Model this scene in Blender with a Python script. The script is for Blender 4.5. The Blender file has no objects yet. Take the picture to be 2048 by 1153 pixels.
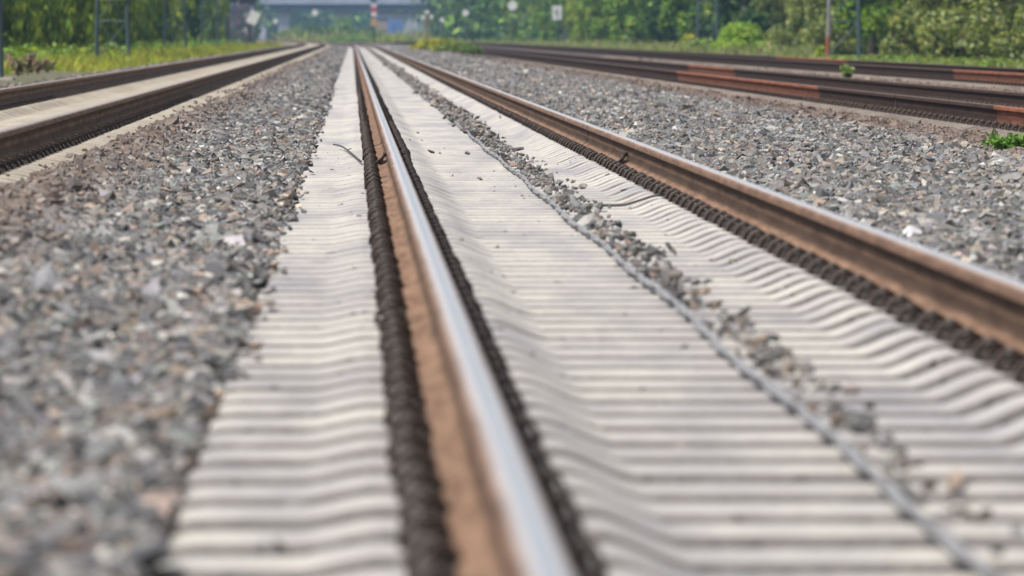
import bpy, math, random
import numpy as np
from mathutils import Vector

# ------------------------------------------------------------------ camera, sky, sun, exposure
S = bpy.context.scene
R = math.radians
rng = np.random.default_rng(7)
random.seed(7)
FPX, VX, VY, HC = 14290.0, 704.0, 73.0, 0.845      # focal length in photo pixels, vanishing point, camera height

cd = bpy.data.cameras.new('camera')
cam = bpy.data.objects.new('camera', cd)
S.collection.objects.link(cam)
cam.location = (0, 0, HC)
cam.rotation_euler = (R(90) - math.atan((576.5 - VY) / FPX), 0, -math.atan((1024 - VX) / FPX))
cd.sensor_width = 36
cd.lens = 36 * FPX / 2048
cd.clip_start, cd.clip_end = 0.5, 6000
cd.dof.use_dof = True
cd.dof.focus_distance = 49
cd.dof.aperture_fstop = 7.0
S.camera = cam

SUN_EL, SUN_AZ = R(54), R(-128)                    # azimuth clockwise from +Y: the sun stands to the left, a little behind
w = bpy.data.worlds.new('World'); S.world = w; w.use_nodes = True
nt = w.node_tree
sky = nt.nodes.new('ShaderNodeTexSky'); sky.sky_type = 'NISHITA'; sky.sun_disc = False
sky.sun_elevation = SUN_EL; sky.sun_rotation = SUN_AZ; sky.dust_density = 3.0; sky.air_density = 1.0; sky.ozone_density = 1.0
bg = nt.nodes['Background']; bg.inputs[1].default_value = 0.118
hv = nt.nodes.new('ShaderNodeHueSaturation'); hv.inputs['Saturation'].default_value = .42   # thin bright cloud veil
nt.links.new(sky.outputs[0], hv.inputs['Color']); nt.links.new(hv.outputs[0], bg.inputs[0])
sd = bpy.data.lights.new('sun', 'SUN'); sd.energy = 3.2; sd.angle = R(6); sd.color = (1.0, 0.955, 0.90)
sun = bpy.data.objects.new('sun', sd); S.collection.objects.link(sun)
sv = Vector((math.sin(SUN_AZ) * math.cos(SUN_EL), math.cos(SUN_AZ) * math.cos(SUN_EL), math.sin(SUN_EL)))
sun.rotation_euler = sv.to_track_quat('Z', 'Y').to_euler()
sun.location = (0, 0, 60)
S.view_settings.view_transform = 'Standard'
S.view_settings.look = 'None'
S.view_settings.exposure = 0.52
S.view_settings.gamma = 1
S.cycles.max_bounces = 6
S.cycles.transparent_max_bounces = 8
S.cycles.volume_bounces = 0
S.cycles.use_adaptive_sampling = True

# ------------------------------------------------------------------ helpers
def link(o, parent=None):
    S.collection.objects.link(o)
    if parent is not None: o.parent = parent
    return o

def tag(o, label=None, cat=None, group=None, kind=None):
    if label: o['label'] = label
    if cat: o['category'] = cat
    if group: o['group'] = group
    if kind: o['kind'] = kind
    return o

def empty(name, loc=(0, 0, 0), rz=0):
    o = bpy.data.objects.new(name, None)
    o.location = loc; o.rotation_euler = (0, 0, rz)
    return link(o)

class MB:
    def __init__(s): s.v = []; s.f = []; s.m = []; s.sm = []
    def add(s, vs, fs, mi=0, smooth=False):
        b = len(s.v); s.v += [tuple(p) for p in vs]
        for f in fs: s.f.append(tuple(b + i for i in f)); s.m.append(mi); s.sm.append(smooth)
        return s
    def box(s, lo, hi, mi=0):
        (a, b, c), (d, e, f) = lo, hi
        return s.add([(a,b,c),(d,b,c),(d,e,c),(a,e,c),(a,b,f),(d,b,f),(d,e,f),(a,e,f)],
                     [(0,3,2,1),(4,5,6,7),(0,1,5,4),(1,2,6,5),(2,3,7,6),(3,0,4,7)], mi)
    def tube(s, pts, rad, n=6, mi=0, caps=True, smooth=True):
        pts = [Vector(p) for p in pts]; k = len(pts)
        rads = rad if isinstance(rad, (list, tuple)) else [rad] * k
        vs = []; up = None
        for i, p in enumerate(pts):
            t = (pts[min(i+1, k-1)] - pts[max(i-1, 0)]).normalized()
            if up is None: up = Vector((0,0,1)) if abs(t.z) < .9 else Vector((1,0,0))
            a = t.cross(up)
            if a.length < 1e-4: a = t.cross(Vector((0,1,0)))
            a.normalize(); b = a.cross(t).normalized(); up = b
            for j in range(n):
                q = 2*math.pi*j/n
                vs.append(p + (a*math.cos(q) + b*math.sin(q)) * rads[i])
        fs = [(i*n+j, i*n+(j+1)%n, (i+1)*n+(j+1)%n, (i+1)*n+j) for i in range(k-1) for j in range(n)]
        if caps: fs += [tuple(range(n))[::-1], tuple((k-1)*n+j for j in range(n))]
        return s.add(vs, fs, mi, smooth)
    def bar(s, a, b, t, mi=0):
        return s.tube([a, b], t*.7071, 4, mi, True, False)
    def mesh(s, name, mats):
        me = bpy.data.meshes.new(name); me.from_pydata(s.v, [], s.f); 
        for m in (mats if isinstance(mats, (list, tuple)) else [mats]): me.materials.append(m)
        me.polygons.foreach_set('material_index', s.m); me.polygons.foreach_set('use_smooth', s.sm); me.update()
        return me
    def build(s, name, mats, parent=None, loc=None):
        o = bpy.data.objects.new(name, s.mesh(name, mats))
        if loc: o.location = loc
        return link(o, parent)

def np_mesh(name, V, F, mat, col=None):
    """V n x 3, F m x k (all faces k-gons), col n x 3 vertex colours of the things themselves"""
    me = bpy.data.meshes.new(name); n, (m, k) = len(V), F.shape
    me.vertices.add(n); me.vertices.foreach_set('co', V.astype(np.float32).ravel())
    me.loops.add(m*k); me.loops.foreach_set('vertex_index', F.astype(np.int32).ravel())
    me.polygons.add(m); me.polygons.foreach_set('loop_start', np.arange(0, m*k, k, dtype=np.int32))
    me.update(calc_edges=True)
    me.polygons.foreach_set('use_smooth', np.zeros(m, dtype=bool))
    if col is not None:
        ca = me.color_attributes.new('tone', 'FLOAT_COLOR', 'POINT')
        ca.data.foreach_set('color', np.concatenate([col, np.ones((n, 1))], 1).astype(np.float32).ravel())
    me.materials.append(mat)
    return me

def np_obj(name, V, F, mat, col=None, parent=None):
    return link(bpy.data.objects.new(name, np_mesh(name, V, F, mat, col)), parent)

def curve_shift(y):
    """the tracks run straight, then bend gently to the left far away"""
    d = np.maximum(0.0, np.asarray(y, dtype=float) - 480.0)
    return -d*d / (2*11000.0)

def pix(px, py, h):
    """world point seen at photo pixel (px, py) that lies h below the camera"""
    Z = h*FPX/(py - VY)
    return ((px - VX)*Z/FPX, Z, HC - h)

def at(px, Z): return (px - VX)*Z/FPX
def zat(py, Z): return HC - (py - VY)*Z/FPX

# ------------------------------------------------------------------ materials
def mat(name):
    m = bpy.data.materials.new(name); m.use_nodes = True
    return m, m.node_tree.nodes, m.node_tree.links, m.node_tree.nodes['Principled BSDF']

def ramp(N, stops):
    r = N.new('ShaderNodeValToRGB'); e = r.color_ramp.elements
    while len(e) < len(stops): e.new(.5)
    for i, (p, c) in enumerate(stops): e[i].position = p; e[i].color = (*c, 1)
    return r

def noise(N, L, scale, detail=4, coord='Object', stretch=None, rough=.55):
    t = N.new('ShaderNodeTexCoord'); n = N.new('ShaderNodeTexNoise')
    n.inputs['Scale'].default_value = scale; n.inputs['Detail'].default_value = detail; n.inputs['Roughness'].default_value = rough
    src = t.outputs['Object']
    if coord == 'World':
        g = N.new('ShaderNodeNewGeometry'); src = g.outputs['Position']
    if stretch:
        mp = N.new('ShaderNodeMapping'); mp.inputs['Scale'].default_value = stretch
        L.new(src, mp.inputs[0]); src = mp.outputs[0]
    L.new(src, n.inputs['Vector'])
    return n

def mixc(N, L, fac, a, b, mode='MIX'):
    x = N.new('ShaderNodeMix'); x.data_type = 'RGBA'; x.blend_type = mode
    for s, v in ((0, fac), (6, a), (7, b)):
        if hasattr(v, 'type') and not isinstance(v, (tuple, float, int)): L.new(v, x.inputs[s])
        else: x.inputs[s].default_value = v if s == 0 else (*v, 1)
    return x.outputs[2]

def simple(name, c0, c1, scale=8, rough=.8, metal=0, bump=0, coord='Object', stretch=None):
    m, N, L, P = mat(name)
    n = noise(N, L, scale, 5, coord, stretch)
    r = ramp(N, [(.3, c0), (.7, c1)]); L.new(n.outputs[0], r.inputs[0]); L.new(r.outputs[0], P.inputs['Base Color'])
    P.inputs['Roughness'].default_value = rough; P.inputs['Metallic'].default_value = metal
    if bump:
        b = N.new('ShaderNodeBump'); b.inputs['Strength'].default_value = bump; b.inputs['Distance'].default_value = .01
        L.new(n.outputs[0], b.inputs['Height']); L.new(b.outputs[0], P.inputs['Normal'])
    return m

def concrete(name, c0, c1, stain, amount, shade_dirt_col):
    m, N, L, P = mat(name)
    n1 = noise(N, L, 2.2, 5, 'World', (1.6, .5, 1)); n2 = noise(N, L, 45, 4, 'World'); n3 = noise(N, L, 1.1, 3, 'World', (2.2, .25, 1))
    oi = N.new('ShaderNodeObjectInfo')
    r = ramp(N, [(.3, c0), (.75, c1)]); L.new(n2.outputs[0], r.inputs[0])
    r3 = ramp(N, [(.42, (0,0,0)), (.70, (amount,)*3)]); L.new(n3.outputs[0], r3.inputs[0])
    c = mixc(N, L, r3.outputs[0], r.outputs[0], stain)
    r1 = ramp(N, [(.3, (.82,.82,.83)), (.7, (1.06,1.04,1.0))]); L.new(n1.outputs[0], r1.inputs[0])
    c = mixc(N, L, 1.0, c, r1.outputs[0], 'MULTIPLY')
    ro = ramp(N, [(0, (.93,.925,.92)), (1, (1.05,1.045,1.03))]); L.new(oi.outputs['Random'], ro.inputs[0])
    c = mixc(N, L, 1.0, c, ro.outputs[0], 'MULTIPLY')
    lw = N.new('ShaderNodeAttribute'); lw.attribute_name = 'shade_dirt'          # gap shade painted on the side faces, plus dirt around the rail seats
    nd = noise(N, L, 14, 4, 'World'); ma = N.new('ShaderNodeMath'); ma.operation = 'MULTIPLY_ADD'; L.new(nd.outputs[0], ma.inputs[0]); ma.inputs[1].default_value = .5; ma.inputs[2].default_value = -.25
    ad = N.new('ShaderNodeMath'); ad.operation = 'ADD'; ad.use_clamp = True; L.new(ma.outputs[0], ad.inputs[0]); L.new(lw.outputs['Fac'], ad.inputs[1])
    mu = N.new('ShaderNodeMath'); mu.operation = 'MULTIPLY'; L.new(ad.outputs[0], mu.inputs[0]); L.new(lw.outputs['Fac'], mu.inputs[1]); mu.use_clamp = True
    c = mixc(N, L, mu.outputs[0], c, shade_dirt_col)
    L.new(c, P.inputs['Base Color']); P.inputs['Roughness'].default_value = .9
    b = N.new('ShaderNodeBump'); b.inputs['Strength'].default_value = .35; b.inputs['Distance'].default_value = .004
    L.new(n2.outputs[0], b.inputs['Height']); L.new(b.outputs[0], P.inputs['Normal'])
    return m

def toned(name, rough=.85, transl=0.0, fleck=None, coat=0.0):
    """colour from the vertex attribute 'tone' with fine mottling"""
    m, N, L, P = mat(name)
    a = N.new('ShaderNodeAttribute'); a.attribute_name = 'tone'
    c = a.outputs['Color']
    if fleck:
        n = noise(N, L, fleck, 3, 'World'); r = ramp(N, [(.3, (.72,.72,.72)), (.7, (1.2,1.2,1.2))]); L.new(n.outputs[0], r.inputs[0])
        c = mixc(N, L, 1.0, c, r.outputs[0], 'MULTIPLY')
    L.new(c, P.inputs['Base Color']); P.inputs['Roughness'].default_value = rough
    if transl:
        t = N.new('ShaderNodeBsdfTranslucent'); L.new(c, t.inputs['Color'])
        mx = N.new('ShaderNodeMixShader'); mx.inputs[0].default_value = transl
        L.new(P.outputs[0], mx.inputs[1]); L.new(t.outputs[0], mx.inputs[2])
        L.new(mx.outputs[0], N['Material Output'].inputs['Surface'])
    return m

def rail_mat(name, web, foot, head, top, shine, orange=None):
    """'lat' is the offset across the rail, 'hgt' the height in the profile; only the running surface is polished"""
    m, N, L, P = mat(name)
    la = N.new('ShaderNodeAttribute'); la.attribute_name = 'lat'
    hg = N.new('ShaderNodeAttribute'); hg.attribute_name = 'hgt'
    ab = N.new('ShaderNodeMath'); ab.operation = 'ABSOLUTE'; of_ = N.new('ShaderNodeMath'); of_.operation = 'SUBTRACT'; of_.inputs[1].default_value = .003; L.new(la.outputs['Fac'], of_.inputs[0]); L.new(of_.outputs[0], ab.inputs[0])
    n = noise(N, L, 3, 5, 'World', (8, .6, 8)); n2 = noise(N, L, 60, 4, 'World', (1, .35, 1)); n4 = noise(N, L, 6, 4, 'World', (1, .12, 1))
    mr = N.new('ShaderNodeMapRange'); mr.inputs[2].default_value = .172; L.new(hg.outputs['Fac'], mr.inputs[0])
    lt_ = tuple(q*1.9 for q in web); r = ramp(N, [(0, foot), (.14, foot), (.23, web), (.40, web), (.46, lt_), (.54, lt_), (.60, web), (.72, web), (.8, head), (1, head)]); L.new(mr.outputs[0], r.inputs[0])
    c = r.outputs[0]
    if orange:
        g = N.new('ShaderNodeNewGeometry'); sx = N.new('ShaderNodeSeparateXYZ'); L.new(g.outputs['Position'], sx.inputs[0])
        tot = None
        for a0, a1 in orange:
            gt = N.new('ShaderNodeMath'); gt.operation = 'GREATER_THAN'; L.new(sx.outputs[1], gt.inputs[0]); gt.inputs[1].default_value = a0
            lt = N.new('ShaderNodeMath'); lt.operation = 'LESS_THAN'; L.new(sx.outputs[1], lt.inputs[0]); lt.inputs[1].default_value = a1
            mu = N.new('ShaderNodeMath'); mu.operation = 'MULTIPLY'; L.new(gt.outputs[0], mu.inputs[0]); L.new(lt.outputs[0], mu.inputs[1])
            if tot is None: tot = mu.outputs[0]
            else:
                ad = N.new('ShaderNodeMath'); ad.operation = 'ADD'; L.new(tot, ad.inputs[0]); L.new(mu.outputs[0], ad.inputs[1]); tot = ad.outputs[0]
        nf = noise(N, L, 5, 4, 'World', (6, .5, 6)); fr_ = ramp(N, [(.28, (.5,)*3), (.55, (1,)*3)]); L.new(nf.outputs[0], fr_.inputs[0])
        hh_ = N.new('ShaderNodeMapRange'); hh_.inputs[1].default_value = .10; hh_.inputs[2].default_value = .14; hh_.inputs[3].default_value = .45; hh_.inputs[4].default_value = .95; L.new(hg.outputs['Fac'], hh_.inputs[0])
        m1 = N.new('ShaderNodeMath'); m1.operation = 'MULTIPLY'; L.new(tot, m1.inputs[0]); L.new(fr_.outputs[0], m1.inputs[1])
        m2 = N.new('ShaderNodeMath'); m2.operation = 'MULTIPLY'; L.new(m1.outputs[0], m2.inputs[0]); L.new(hh_.outputs[0], m2.inputs[1])
        c = mixc(N, L, m2.outputs[0], c, (.25, .092, .050))
    r1 = ramp(N, [(.28, (.52,.49,.47)), (.72, (1.28,1.25,1.2))]); L.new(n.outputs[0], r1.inputs[0])
    c = mixc(N, L, 1.0, c, r1.outputs[0], 'MULTIPLY')
    r2 = ramp(N, [(.35, (.8,.78,.76)), (.65, (1.12,1.1,1.08))]); L.new(n2.outputs[0], r2.inputs[0])
    c = mixc(N, L, 1.0, c, r2.outputs[0], 'MULTIPLY')
    # running surface: lat below ~2 cm and high in the profile
    e = N.new('ShaderNodeMapRange'); e.inputs[1].default_value = .037; e.inputs[2].default_value = .002; e.interpolation_type = 'SMOOTHSTEP'
    wob = N.new('ShaderNodeMath'); wob.operation = 'MULTIPLY_ADD'; L.new(n4.outputs[0], wob.inputs[0]); wob.inputs[1].default_value = .010; 
    L.new(ab.outputs[0], wob.inputs[2]); 
    sb = N.new('ShaderNodeMath'); sb.operation = 'SUBTRACT'; L.new(wob.outputs[0], sb.inputs[0]); sb.inputs[1].default_value = .005
    L.new(sb.outputs[0], e.inputs[0])
    hh = N.new('ShaderNodeMath'); hh.operation = 'GREATER_THAN'; L.new(hg.outputs['Fac'], hh.inputs[0]); hh.inputs[1].default_value = .15
    ml = N.new('ShaderNodeMath'); ml.operation = 'MULTIPLY'; L.new(e.outputs[0], ml.inputs[0]); L.new(hh.outputs[0], ml.inputs[1])
    c = mixc(N, L, ml.outputs[0], c, top)
    L.new(c, P.inputs['Base Color'])
    mm = N.new('ShaderNodeMath'); mm.operation = 'MULTIPLY'; L.new(ml.outputs[0], mm.inputs[0]); mm.inputs[1].default_value = shine
    L.new(mm.outputs[0], P.inputs['Metallic'])
    P.inputs['Specular IOR Level'].default_value = .15
    rr = N.new('ShaderNodeMapRange'); rr.inputs[3].default_value = .82; rr.inputs[4].default_value = .82 - .50*shine; L.new(ml.outputs[0], rr.inputs[0])
    L.new(rr.outputs[0], P.inputs['Roughness'])
    return m

M = {}
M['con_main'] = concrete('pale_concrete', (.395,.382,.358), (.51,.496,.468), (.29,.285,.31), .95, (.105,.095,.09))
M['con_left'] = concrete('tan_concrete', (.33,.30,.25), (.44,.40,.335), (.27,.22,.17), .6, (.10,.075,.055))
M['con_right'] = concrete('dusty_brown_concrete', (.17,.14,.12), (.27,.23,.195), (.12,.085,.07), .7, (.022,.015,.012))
M['iron'] = simple('dark_spring_steel', (.014,.009,.007), (.058,.037,.028), 45, .55, .3)
M['iron_brown'] = simple('brown_spring_steel', (.035,.022,.016), (.09,.058,.042), 60, .65, .2)
M['plate'] = simple('black_guide_plate', (.010,.009,.008), (.026,.021,.018), 60, .7)
M['screw'] = simple('worn_screw_steel', (.085,.075,.068), (.18,.162,.148), 40, .5, .6)
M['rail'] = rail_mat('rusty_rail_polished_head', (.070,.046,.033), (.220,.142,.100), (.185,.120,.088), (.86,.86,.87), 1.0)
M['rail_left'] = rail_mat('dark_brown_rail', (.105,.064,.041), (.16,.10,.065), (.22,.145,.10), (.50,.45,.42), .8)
for k, rg in (('ra', [(40, 61.6), (85, 122)]), ('rb', [(132, 150)]), ('rc', [(60, 113)]), ('rd', [(159, 186)])):
    M[k] = rail_mat('dark_rail_orange_rust_' + k, (.028,.016,.012), (.04,.025,.019), (.045,.028,.022), (.21,.155,.135), .35, rg)
M['stone'] = toned('ballast_stone', .85, 0, 55)
M['bed'] = simple('ballast_bed_fill', (.05,.047,.045), (.16,.15,.145), 26, .95, 0, .6, 'World')
M['bed_tan'] = simple('sandy_fill', (.20,.155,.11), (.42,.34,.26), 9, .95, 0, .5, 'World')
M['bed_brown'] = simple('brown_dust_fill', (.045,.033,.027), (.115,.086,.070), 12, .95, 0, .5, 'World')
M['earth'] = simple('grassy_earth', (.06,.075,.028), (.13,.11,.06), .6, .95, 0, .3, 'World')
M['leaf'] = toned('leaf', .6, .35)
M['bark'] = simple('bark', (.035,.028,.022), (.10,.08,.065), 6, .95, 0, .5, 'Object', (3,3,.6))
M['cable'] = simple('grey_cable_sheath', (.17,.17,.175), (.30,.30,.31), 30, .55)
M['wire'] = simple('dark_wire', (.03,.027,.025), (.08,.07,.065), 30, .6)
M['mast'] = simple('green_grey_mast_paint', (.030,.055,.056), (.060,.095,.097), 3, .6, 0, 0, 'Object', (1,1,.4))
M['mast_grey'] = simple('galvanised_grey', (.13,.13,.13), (.22,.22,.215), 3, .6)
M['rust'] = simple('bright_rust', (.13,.04,.02), (.24,.085,.04), 5, .85)
M['foundation'] = simple('foundation_concrete', (.26,.25,.23), (.42,.40,.37), 5, .9)
M['white'] = simple('white_enamel', (.42,.43,.42), (.58,.58,.56), 4, .45)
M['red'] = simple('red_enamel', (.30,.05,.055), (.40,.07,.07), 4, .45)
M['yellow'] = simple('amber_enamel', (.34,.19,.06), (.44,.26,.08), 4, .45)
M['grey_plate'] = simple('grey_white_plate', (.36,.38,.38), (.55,.57,.57), 4, .5)
M['black'] = simple('black_paint', (.015,.015,.017), (.04,.04,.045), 4, .6)
M['bridge'] = simple('haze_tinted_bridge_concrete', (.19,.22,.30), (.27,.30,.38), .8, .85)  # blue of the distant haze is tinted into the concrete's colour
M['girder'] = simple('dark_girder_steel', (.015,.028,.06), (.03,.05,.09), 1, .6)
M['pier'] = simple('pier_concrete', (.22,.24,.30), (.33,.35,.41), .6, .9)
M['blue'] = simple('blue_container_paint', (.045,.11,.30), (.07,.16,.40), .8, .6)
M['hutwall'] = simple('weathered_brown_planks', (.17,.13,.11), (.30,.245,.21), 2, .9, 0, 0, 'Object', (6,6,.4))
M['petal_pink'] = simple('pink_petals', (.50,.16,.36), (.66,.28,.50), 10, .7)

def graffiti():
    m, N, L, P = mat('graffiti_on_dark_concrete')
    base = noise(N, L, 1.2, 5); r = ramp(N, [(.3, (.025,.032,.036)), (.7, (.075,.085,.09))]); L.new(base.outputs[0], r.inputs[0])
    c = r.outputs[0]
    for sc, lo, hi, colr, off in ((1.7, .60, .63, (.07,.06,.22), 3.), (2.1, .61, .64, (.34,.33,.32), 11.), (1.9, .64, .66, (.20,.07,.22), 23.), (2.6, .63, .66, (.16,.25,.34), 37.)):
        t = N.new('ShaderNodeTexCoord'); mp = N.new('ShaderNodeMapping'); mp.inputs['Location'].default_value = (off, off*.7, off*.3)
        L.new(t.outputs['Object'], mp.inputs[0]); n = N.new('ShaderNodeTexNoise'); n.inputs['Scale'].default_value = sc; n.inputs['Detail'].default_value = 2
        L.new(mp.outputs[0], n.inputs['Vector'])
        rr = ramp(N, [(lo, (0,0,0)), (hi, (1,1,1))]); L.new(n.outputs[0], rr.inputs[0])
        c = mixc(N, L, rr.outputs[0], c, colr)
    L.new(c, P.inputs['Base Color']); P.inputs['Roughness'].default_value = .85
    return m
M['graffiti'] = graffiti()

# ------------------------------------------------------------------ the setting: ground, ballast beds
TRACKS = {'main': (0.989, 0.0), 'left': (-2.66, 0.135), 'near_right': (6.33, 0.05), 'far_right': (10.3, 0.12)}
GA = 0.7535                                       # half the distance between rail centres
YS = [4, 12, 30, 60, 100, 150, 220, 300, 380, 480, 520, 560, 600, 650, 700, 760, 820, 900, 1000, 1100, 1250]

g = MB(); g.add([(-3000,-200,-.34),(3000,-200,-.34),(3000,5000,-.34),(-3000,5000,-.34)], [(0,1,2,3)])
tag(g.build('ground', M['earth']), kind='structure')

def strip(name, prof, m, ys=YS, label=None):
    """a bed of ballast or earth along the tracks: prof = [(x, z), ...]"""
    b = MB(); vs = []
    for y in ys:
        for x, z in prof: vs.append((x + float(curve_shift(y)), y, z))
    k = len(prof)
    fs = [(i*k+j, i*k+j+1, (i+1)*k+j+1, (i+1)*k+j) for i in range(len(ys)-1) for j in range(k-1)]
    b.add(vs, fs)
    return tag(b.build(name, m), kind='structure')

def sl_prof(s):
    """height of a sleeper's top at s metres from the track's centre"""
    s = np.abs(s)
    a = np.clip((s - .42)/.155, 0, 1); b = np.clip((s - .95)/.13, 0, 1); e = np.clip((s - 1.25)/.05, 0, 1)
    return -.034 + .054*(.6*a*a*(3 - 2*a) + .4*a) - .022*(.6*b*b*(3 - 2*b) + .4*b) - .007*e*e

def bed_prof(c, dz, lo, hi, drop):
    xs = [-1.32, -1.07, -.97, -.6, -.55, -.4, .4, .55, .6, .97, 1.07, 1.32]
    return [(c+lo, dz-.34)] + [(c+x, dz + float(sl_prof(x)) - drop) for x in xs] + [(c+hi, dz-.34)]

strip('ballast_bed_middle', bed_prof(.989, 0, -1.9, 1.9, .025), M['bed'])
strip('ballast_bed_left', bed_prof(-2.66, .135, -3.2, 1.9, .034), M['bed_tan'])
strip('ballast_bed_right', bed_prof(6.33, .05, -1.9, 1.9, .045), M['bed_brown'])
strip('ballast_bed_far_right', bed_prof(10.3, .12, -2.1, 2.6, .03), M['bed_brown'])
strip('ballast_shoulder_left', [(-1.62, .06), (-1.37, .10), (-1.1, .05), (-.8, .0), (-.3, -.03)], M['bed'])
strip('ballast_shoulder_right', [(2.24, -.03), (3.0, .0), (4.0, .0), (4.7, -.01), (5.1, .0)], M['bed'])
strip('ballast_between', [(7.5, .02), (8.3, .03), (9.1, .07)], M['bed_brown'])
strip('verge_left', [(-16, .10), (-9, .12), (-5.6, .17), (-4.5, .12), (-4.0, .08)], M['earth'])
strip('verge_right', [(11.7, .06), (13, .10), (15, .14), (40, .3)], M['earth'])

# ------------------------------------------------------------------ ballast stones (nobody could count them)
PHI = (1 + 5**.5)/2
ICO = np.array([(-1,PHI,0),(1,PHI,0),(-1,-PHI,0),(1,-PHI,0),(0,-1,PHI),(0,1,PHI),(0,-1,-PHI),(0,1,-PHI),(PHI,0,-1),(PHI,0,1),(-PHI,0,-1),(-PHI,0,1)])/1.9
ICOF = np.array([(0,11,5),(0,5,1),(0,1,7),(0,7,10),(0,10,11),(1,5,9),(5,11,4),(11,10,2),(10,7,6),(7,1,8),(3,9,4),(3,4,2),(3,2,6),(3,6,8),(3,8,9),(4,9,5),(2,4,11),(6,2,10),(8,6,7),(9,8,1)])
CUB = np.array([(x,y,z) for x in (-1,1) for y in (-1,1) for z in (-1,1)])*.62
CUBF = np.array([(0,1,3),(0,3,2),(4,6,7),(4,7,5),(0,4,5),(0,5,1),(2,3,7),(2,7,6),(0,2,6),(0,6,4),(1,5,7),(1,7,3)])
OCT = np.array([(1,0,0),(-1,0,0),(0,1,0),(0,-1,0),(0,0,1),(0,0,-1)])*.95
OCTF = np.array([(0,2,4),(2,1,4),(1,3,4),(3,0,4),(2,0,5),(1,2,5),(3,1,5),(0,3,5)])

def stones_geo(P, size, lod):
    B, F, jit = {'a': (ICO, ICOF, .24), 'b': (CUB, CUBF, .26), 'c': (OCT, OCTF, .25)}[lod]
    n, k = len(P), len(B)
    V = B[None] + rng.normal(0, jit, (n, k, 3))
    V *= np.stack([rng.uniform(.8, 1.35, n), rng.uniform(.7, 1.05, n), rng.uniform(.36, .68, n)], 1)[:, None]
    a, t, tr = rng.uniform(0, 2*np.pi, n), rng.normal(0, .45, n), rng.normal(0, .45, n)
    def rot(V, ax, an):
        c, s = np.cos(an)[:, None], np.sin(an)[:, None]; i, j = [(1,2),(2,0),(0,1)][ax]
        o = V.copy(); o[..., i] = V[..., i]*c - V[..., j]*s; o[..., j] = V[..., i]*s + V[..., j]*c
        return o
    V = rot(rot(rot(V, 2, a), 0, t), 1, tr)
    V = V*(size*.5)[:, None, None] + P[:, None]
    FF = (F[None] + (np.arange(n)*k)[:, None, None]).reshape(-1, 3)
    return V.reshape(-1, 3), FF, k

PAL = np.array([(.235,.235,.245),(.17,.172,.185),(.30,.295,.29),(.115,.118,.13),(.36,.35,.335),(.27,.235,.20),(.20,.205,.21),(.14,.135,.135),(.31,.24,.19),(.24,.19,.165),(.35,.345,.335),(.20,.225,.215)])
PW = np.array([.15,.16,.13,.12,.07,.10,.10,.09,.05,.06,.015,.035]); PW = PW/PW.sum()
def palette(n, brown=None):
    c = .74*PAL[rng.choice(len(PAL), n, p=PW)]*np.array([(1.02,1.0,.965)])*np.exp(rng.normal(0, .33, (n, 1)))*np.exp(rng.normal(0, .02, (n, 3)))
    if brown is not None:
        b = np.array([(.13,.088,.066)])*rng.uniform(.6, 1.5, (n, 1))
        f = np.clip(brown, 0, 1)[:, None]*rng.uniform(.55, 1, (n, 1)); c = c*(1-f) + b*f
    return c

def gravel(name, parts, label):
    Vs, Fs, Cs, off = [], [], [], 0
    for P, size, lod, col in parts:
        V, F, k = stones_geo(P, size, lod)
        Vs.append(V); Fs.append(F + off); Cs.append(np.repeat(col, k, 0)); off += len(V)
    o = np_obj(name, np.concatenate(Vs), np.concatenate(Fs), M['stone'], np.concatenate(Cs))
    return tag(o, label, 'ballast', kind='stuff')

def lumps(x, y, sc):
    return (np.sin(x*5.1*sc + 1.3*np.sin(y*1.7*sc)) + np.sin(y*2.9*sc + 2.1*np.sin(x*3.3*sc + 1)) + np.sin((x*2.2 + y*4.3)*sc))/3

def field(x0, x1, y0, y1, per, hfun, size, lod, brownf=None, raise_=.012, edge=0.0):
    n = int((x1-x0)*(y1-y0)*per)
    x = rng.uniform(x0, x1, n); y = rng.uniform(y0, y1, n)
    if edge:
        x = x + edge*lumps(x*0, y, 2.3)*np.exp(-np.minimum(np.abs(x-x0), np.abs(x-x1))/.15)
    s = size*np.exp(rng.normal(0, .30, n))
    z = hfun(x) + .014*lumps(x, y, 1.0) + .010*lumps(x+7, y, 2.7) + rng.uniform(-.6, 1, n)*raise_
    P = np.stack([x + curve_shift(y), y, z], 1)
    return P, s, lod, palette(n, None if brownf is None else brownf(x, y))

parts_v = [field(-4.75, -4.05, 60, 160, 300, lambda x: np.interp(x, [-4.8, -4.0], [.135, .10]), .06, 'b', lambda x, y: .35 + 0*x), field(-4.75, -4.05, 160, 420, 120, lambda x: np.interp(x, [-4.8, -4.0], [.135, .10]), .08, 'c', lambda x, y: .35 + 0*x)]
gravel('ballast_gravel_verge', parts_v, 'strip of grey brown stones between the farthest left rail and the grass verge')
hl = lambda x: np.interp(x, [-1.75, -1.36, -1.1, -.8, -.3, -.1], [.15, .145, .085, .026, .004, .0])
br_l = lambda x, y: np.clip((-1.02 - x)/.35, 0, 1)*.75
fl = lambda x0, x1, y0, y1, per, sz, lod, e=.035: field(x0, x1, y0, y1, per, hl, sz, lod, br_l, .014, e)
parts = [fl(-1.50, -.335, 9, 60, 550, .043, 'a'), fl(-1.50, -.335, 9, 60, 550, .046, 'b'), fl(-1.78, -1.42, 9, 33, 700, .046, 'a'), field(-1.47, -1.36, 24, 60, 500, lambda x: .140 + 0*x, .045, 'a', lambda x, y: .7 + 0*x, .004), field(-1.58, -1.36, 26, 66, 200, lambda x: .142 + 0*x, .042, 'b', lambda x, y: .75 + 0*x, .004), fl(-1.38, -.335, 60, 150, 420, .054, 'b'), fl(-1.36, -.335, 150, 480, 110, .09, 'c'), fl(-1.36, -.3, 480, 900, 25, .14, 'c')]
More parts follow.
